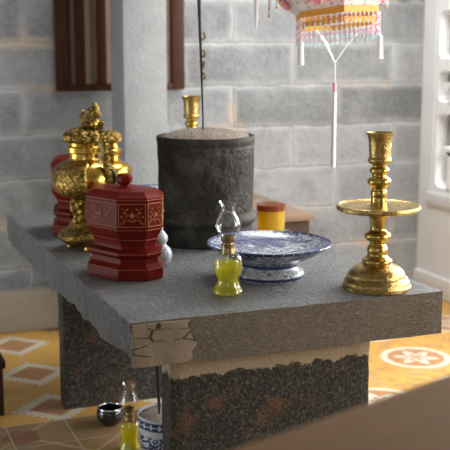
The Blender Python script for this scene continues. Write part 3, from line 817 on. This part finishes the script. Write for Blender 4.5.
# ------------------------------------------------------------------ hanging lantern
def lantern():
    cx_, cy_ = 1.68, 3.2; zb = 1.358
    t = thing('beaded_lantern', 'white hexagonal festival lantern with pink flowers and bead fringe hanging over altar', 'lantern', (cx_, cy_, zb))
    a0 = math.radians(-90-21.6+8-4)
    tilt_m = Matrix.Rotation(math.radians(-5), 3, Vector((.368, .93, 0))) @ Matrix.Rotation(math.radians(-5), 3, Vector((.93, -.368, 0)))
    def hx(R, z): return [tuple(tilt_m @ Vector((R*math.cos(a0+k*PI/3), R*math.sin(a0+k*PI/3), z))) for k in range(6)]
    def frame_tube(R, z, r, bm): lp = hx(R, z); return tube(lp+lp[:1], r, 8, bm)
    def shell(lv, th=.003):
        out = [hx(R, z) for R, z in lv]; inn = [hx(R-th, z) for R, z in lv][::-1]; bm = B()
        rings = [[bm.verts.new(p) for p in lp] for lp in out+inn]
        for a, b in zip(rings, rings[1:]+rings[:1]):
            for k in range(6): bm.faces.new((a[k], a[(k+1) % 6], b[(k+1) % 6], b[k]))
        return bm
    obj('skirt', shell([(.150, .022), (.172, .040), (.212, .076), (.242, .106)]), M['paper'], t, ang=20)
    obj('panel', shell([(.234, .107), (.234, .36)]), M['paper'], t, ang=20)
    obj('crown', shell([(.244, .361), (.17, .42), (.10, .45)]), M['paper'], t, ang=20)
    obj('bottom_band', shell([(.152, 0), (.152, .021)], .004), M['orange'], t, ang=20)['label'] = 'orange trim band'
    obj('inner_band', shell([(.140, -.032), (.140, -.014)], .003), M['yellow'], t, ang=20)['label'] = 'yellow inner trim'
    # painted rosettes on each skirt and panel face
    for k in range(6):
        am = a0+(k+.5)*PI/3
        for (rad, z, sc, tilt) in ((.184, .062, .027, .9), (.2035, .22, .05, 0)):
            c = Vector((rad*math.cos(am), rad*math.sin(am), z)); e1 = Vector((-math.sin(am), math.cos(am), 0)); nn = Vector((math.cos(am), math.sin(am), -tilt)).normalized(); e2 = nn.cross(e1); c = tilt_m @ c; e1 = tilt_m @ e1; e2 = tilt_m @ e2
            bm = B(); bm2 = B()
            for j in range(10):
                q = 2*PI*j/10; ball(bm, c+(e1*math.cos(q)+e2*math.sin(q))*sc, sc*.34, 1)
            tube([c+(e1*math.cos(2*PI*j/20)+e2*math.sin(2*PI*j/20))*sc*.55 for j in range(21)], sc*.14, 6, bm2); ball(bm2, c, sc*.3, 2)
            obj('rosette', bm, M['pink'], t); obj('rosette_heart', bm2, M['yellow'], t)
    # bead fringe
    n = 6
    low = hx(.152, 0)
    for k in range(6):
        A, Bv = Vector(low[k]), Vector(low[(k+1) % 6])
        for j in range(n+2):
            p = A.lerp(Bv, (j+.5)/(n+2)); bm = B()
            for q in range(11):
                z = -.004-.0078*q
                ball(bm, p+Vector((0, 0, z)), .0036 if q % 3 else .0044, 1)
            for q in range(11):
                mi = 2 if q in (9, 10) else (1 if (q % 3 == 2 or (j % 3 == 1 and q % 2)) else 0)
                for f in list(bm.faces)[q*20:(q+1)*20]: f.material_index = mi
            obj('bead_strand', bm, [M['pearl'], M['pink'], M['bluebead']], t)
    # corner tassels of the band and the skirt
    for k in range(6):
        x, y, z = low[k]
        if k in (1, 5): obj('corner_tassel', lathe(spline([(.0015, 0), (.002, -.07), (.0085, -.082), (.0095, -.10), (.0125, -.158)], 3), 14, c=(x*1.03, y*1.03, z)), M['white_thread'], t)
        x, y, z = hx(.244, .103)[k]
        bm = B()
        for q in range(8): ball(bm, (x*1.01, y*1.01, z-.006-.009*q), .0052, 1)
        for q in range(8):
            for f in list(bm.faces)[q*20:(q+1)*20]: f.material_index = (0, 0, 1, 2, 0, 2, 2, 0)[q]
        obj('corner_beads', bm, [M['orange'], M['pink'], M['bluebead']], t)
    # ribbons meeting above the long white tassel
    J = Vector((-.004, 0, -.155))
    e = Vector((math.cos(math.radians(-21.6)), math.sin(math.radians(-21.6)), 0))
    for s, wd in ((-.068, .011), (.082, .002)):
        pts = [e*s+Vector((0, 0, -.045)), e*s*.55+Vector((0, 0, -.085)), J]
        obj('ribbon', tube(pts, [wd*.8, wd, .0022], 8, squash=.25), M['white_thread'], t)
    obj('cord', tube([J+Vector((0, 0, .002)), J+Vector((.001, 0, -.075))], .0022, 6), M['white_thread'], t)
    obj('pink_bead', lathe(spline([(.002, -.223), (.0058, -.227), (.0058, -.250), (.003, -.255)], 3), 14, c=(-.004, 0, 0)), M['pink'], t)
    obj('tassel', lathe(spline([(.002, -.255), (.0065, -.259), (.0065, -.275), (.0072, -.30), (.0080, -.40), (.0085, -.520)], 4), 20, c=(-.004, 0, 0)), M['white_thread'], t)
    obj('hanging_cord', tube([(0, 0, .44), (0, 0, ZC-.055-zb)], .003, 6), M['white_thread'], t)
    bm = B()
    for k in range(3):
        c1 = hx(.10, .45)[k*2]; tube([c1, (0, 0, .50)], .002, 6, bm)
    obj('hanger', bm, M['white_thread'], t)
lantern()
ht = thing('hanging_tassel', 'pointed white tassel on a thin cord hanging left of the lantern', 'tassel', (1.377, 3.2, 1.318))
obj('tassel_body', lathe(spline([(.0012, 0), (.004, .012), (.0075, .06), (.0085, .14), (.0075, .20), (.002, .21)], 4), 20), M['white_thread'], ht)
obj('cord', tube([(0, 0, .205), (0, 0, ZC-.055-1.318)], .0015, 6), M['white_thread'], ht)

# ------------------------------------------------------------------ light
W = bpy.data.worlds.new('world'); S.world = W; W.use_nodes = True
bg = W.node_tree.nodes['Background']; bg.inputs[0].default_value = (.93, .97, 1, 1); bg.inputs[1].default_value = 1.4
def area(name, loc, target, sx, sy, power, col):
    d = bpy.data.lights.new(name, 'AREA'); d.shape = 'RECTANGLE'; d.size = sx; d.size_y = sy; d.energy = power; d.color = col
    o = bpy.data.objects.new(name, d); COL.objects.link(o); o.location = loc
    o.rotation_euler = (Vector(target)-Vector(loc)).to_track_quat('-Z', 'Z').to_euler(); return o
area('daylight_door', (XR+.05, 1.2, 1.35), (1.4, 2.6, .6), .8, 1.5, 42, (1, .97, .93))
area('added_fill_right', (XR+.06, 2.85, 1.35), (XR-.8, 3.15, .85), 1.1, 1.6, 62, (1, .98, .95))  # added fill to brighten the right end of the room, window invented
area('daylight_fretwork', (XR+.45, 4.0, 1.75), (XR-.8, 4.0, .75), 1.0, 1.5, 110, (1, .98, .95))
area('daylight_opening_left', (XL+.02, 3.35, .6), (XL+1, 3.3, .62), 1.0, .8, 17, (.86, .94, 1))
area('added_fill_front', (-.55, YF+.03, 1.55), (2.6, 4.2, .95), .9, 1.1, 7, (.95, .98, 1))  # added weak fill from behind the camera, aimed at the right wall
area('added_fill_roof', (1.75, 3.45, ZC+.03), (2.0, 3.5, 0), .9, .9, 52, (.97, .99, 1))  # added overhead fill for right wall and tabletop, no known skylight

# ------------------------------------------------------------------ camera
cd = bpy.data.cameras.new('camera'); cam = bpy.data.objects.new('camera', cd); COL.objects.link(cam)
cam.location = (0, 0, 1.27); cam.rotation_euler = (math.radians(90-10.107), 0, math.radians(-21.571))
cd.sensor_width = 36; cd.lens = 1021/450*36; cd.clip_start = .05
cd.dof.use_dof = True; cd.dof.focus_distance = 2.72; cd.dof.aperture_fstop = 4.4
S.camera = cam
S.view_settings.view_transform = 'Standard'; S.view_settings.look = 'None'; S.view_settings.gamma = 1
S.view_settings.use_curve_mapping = False; S.view_settings.exposure = -0.18
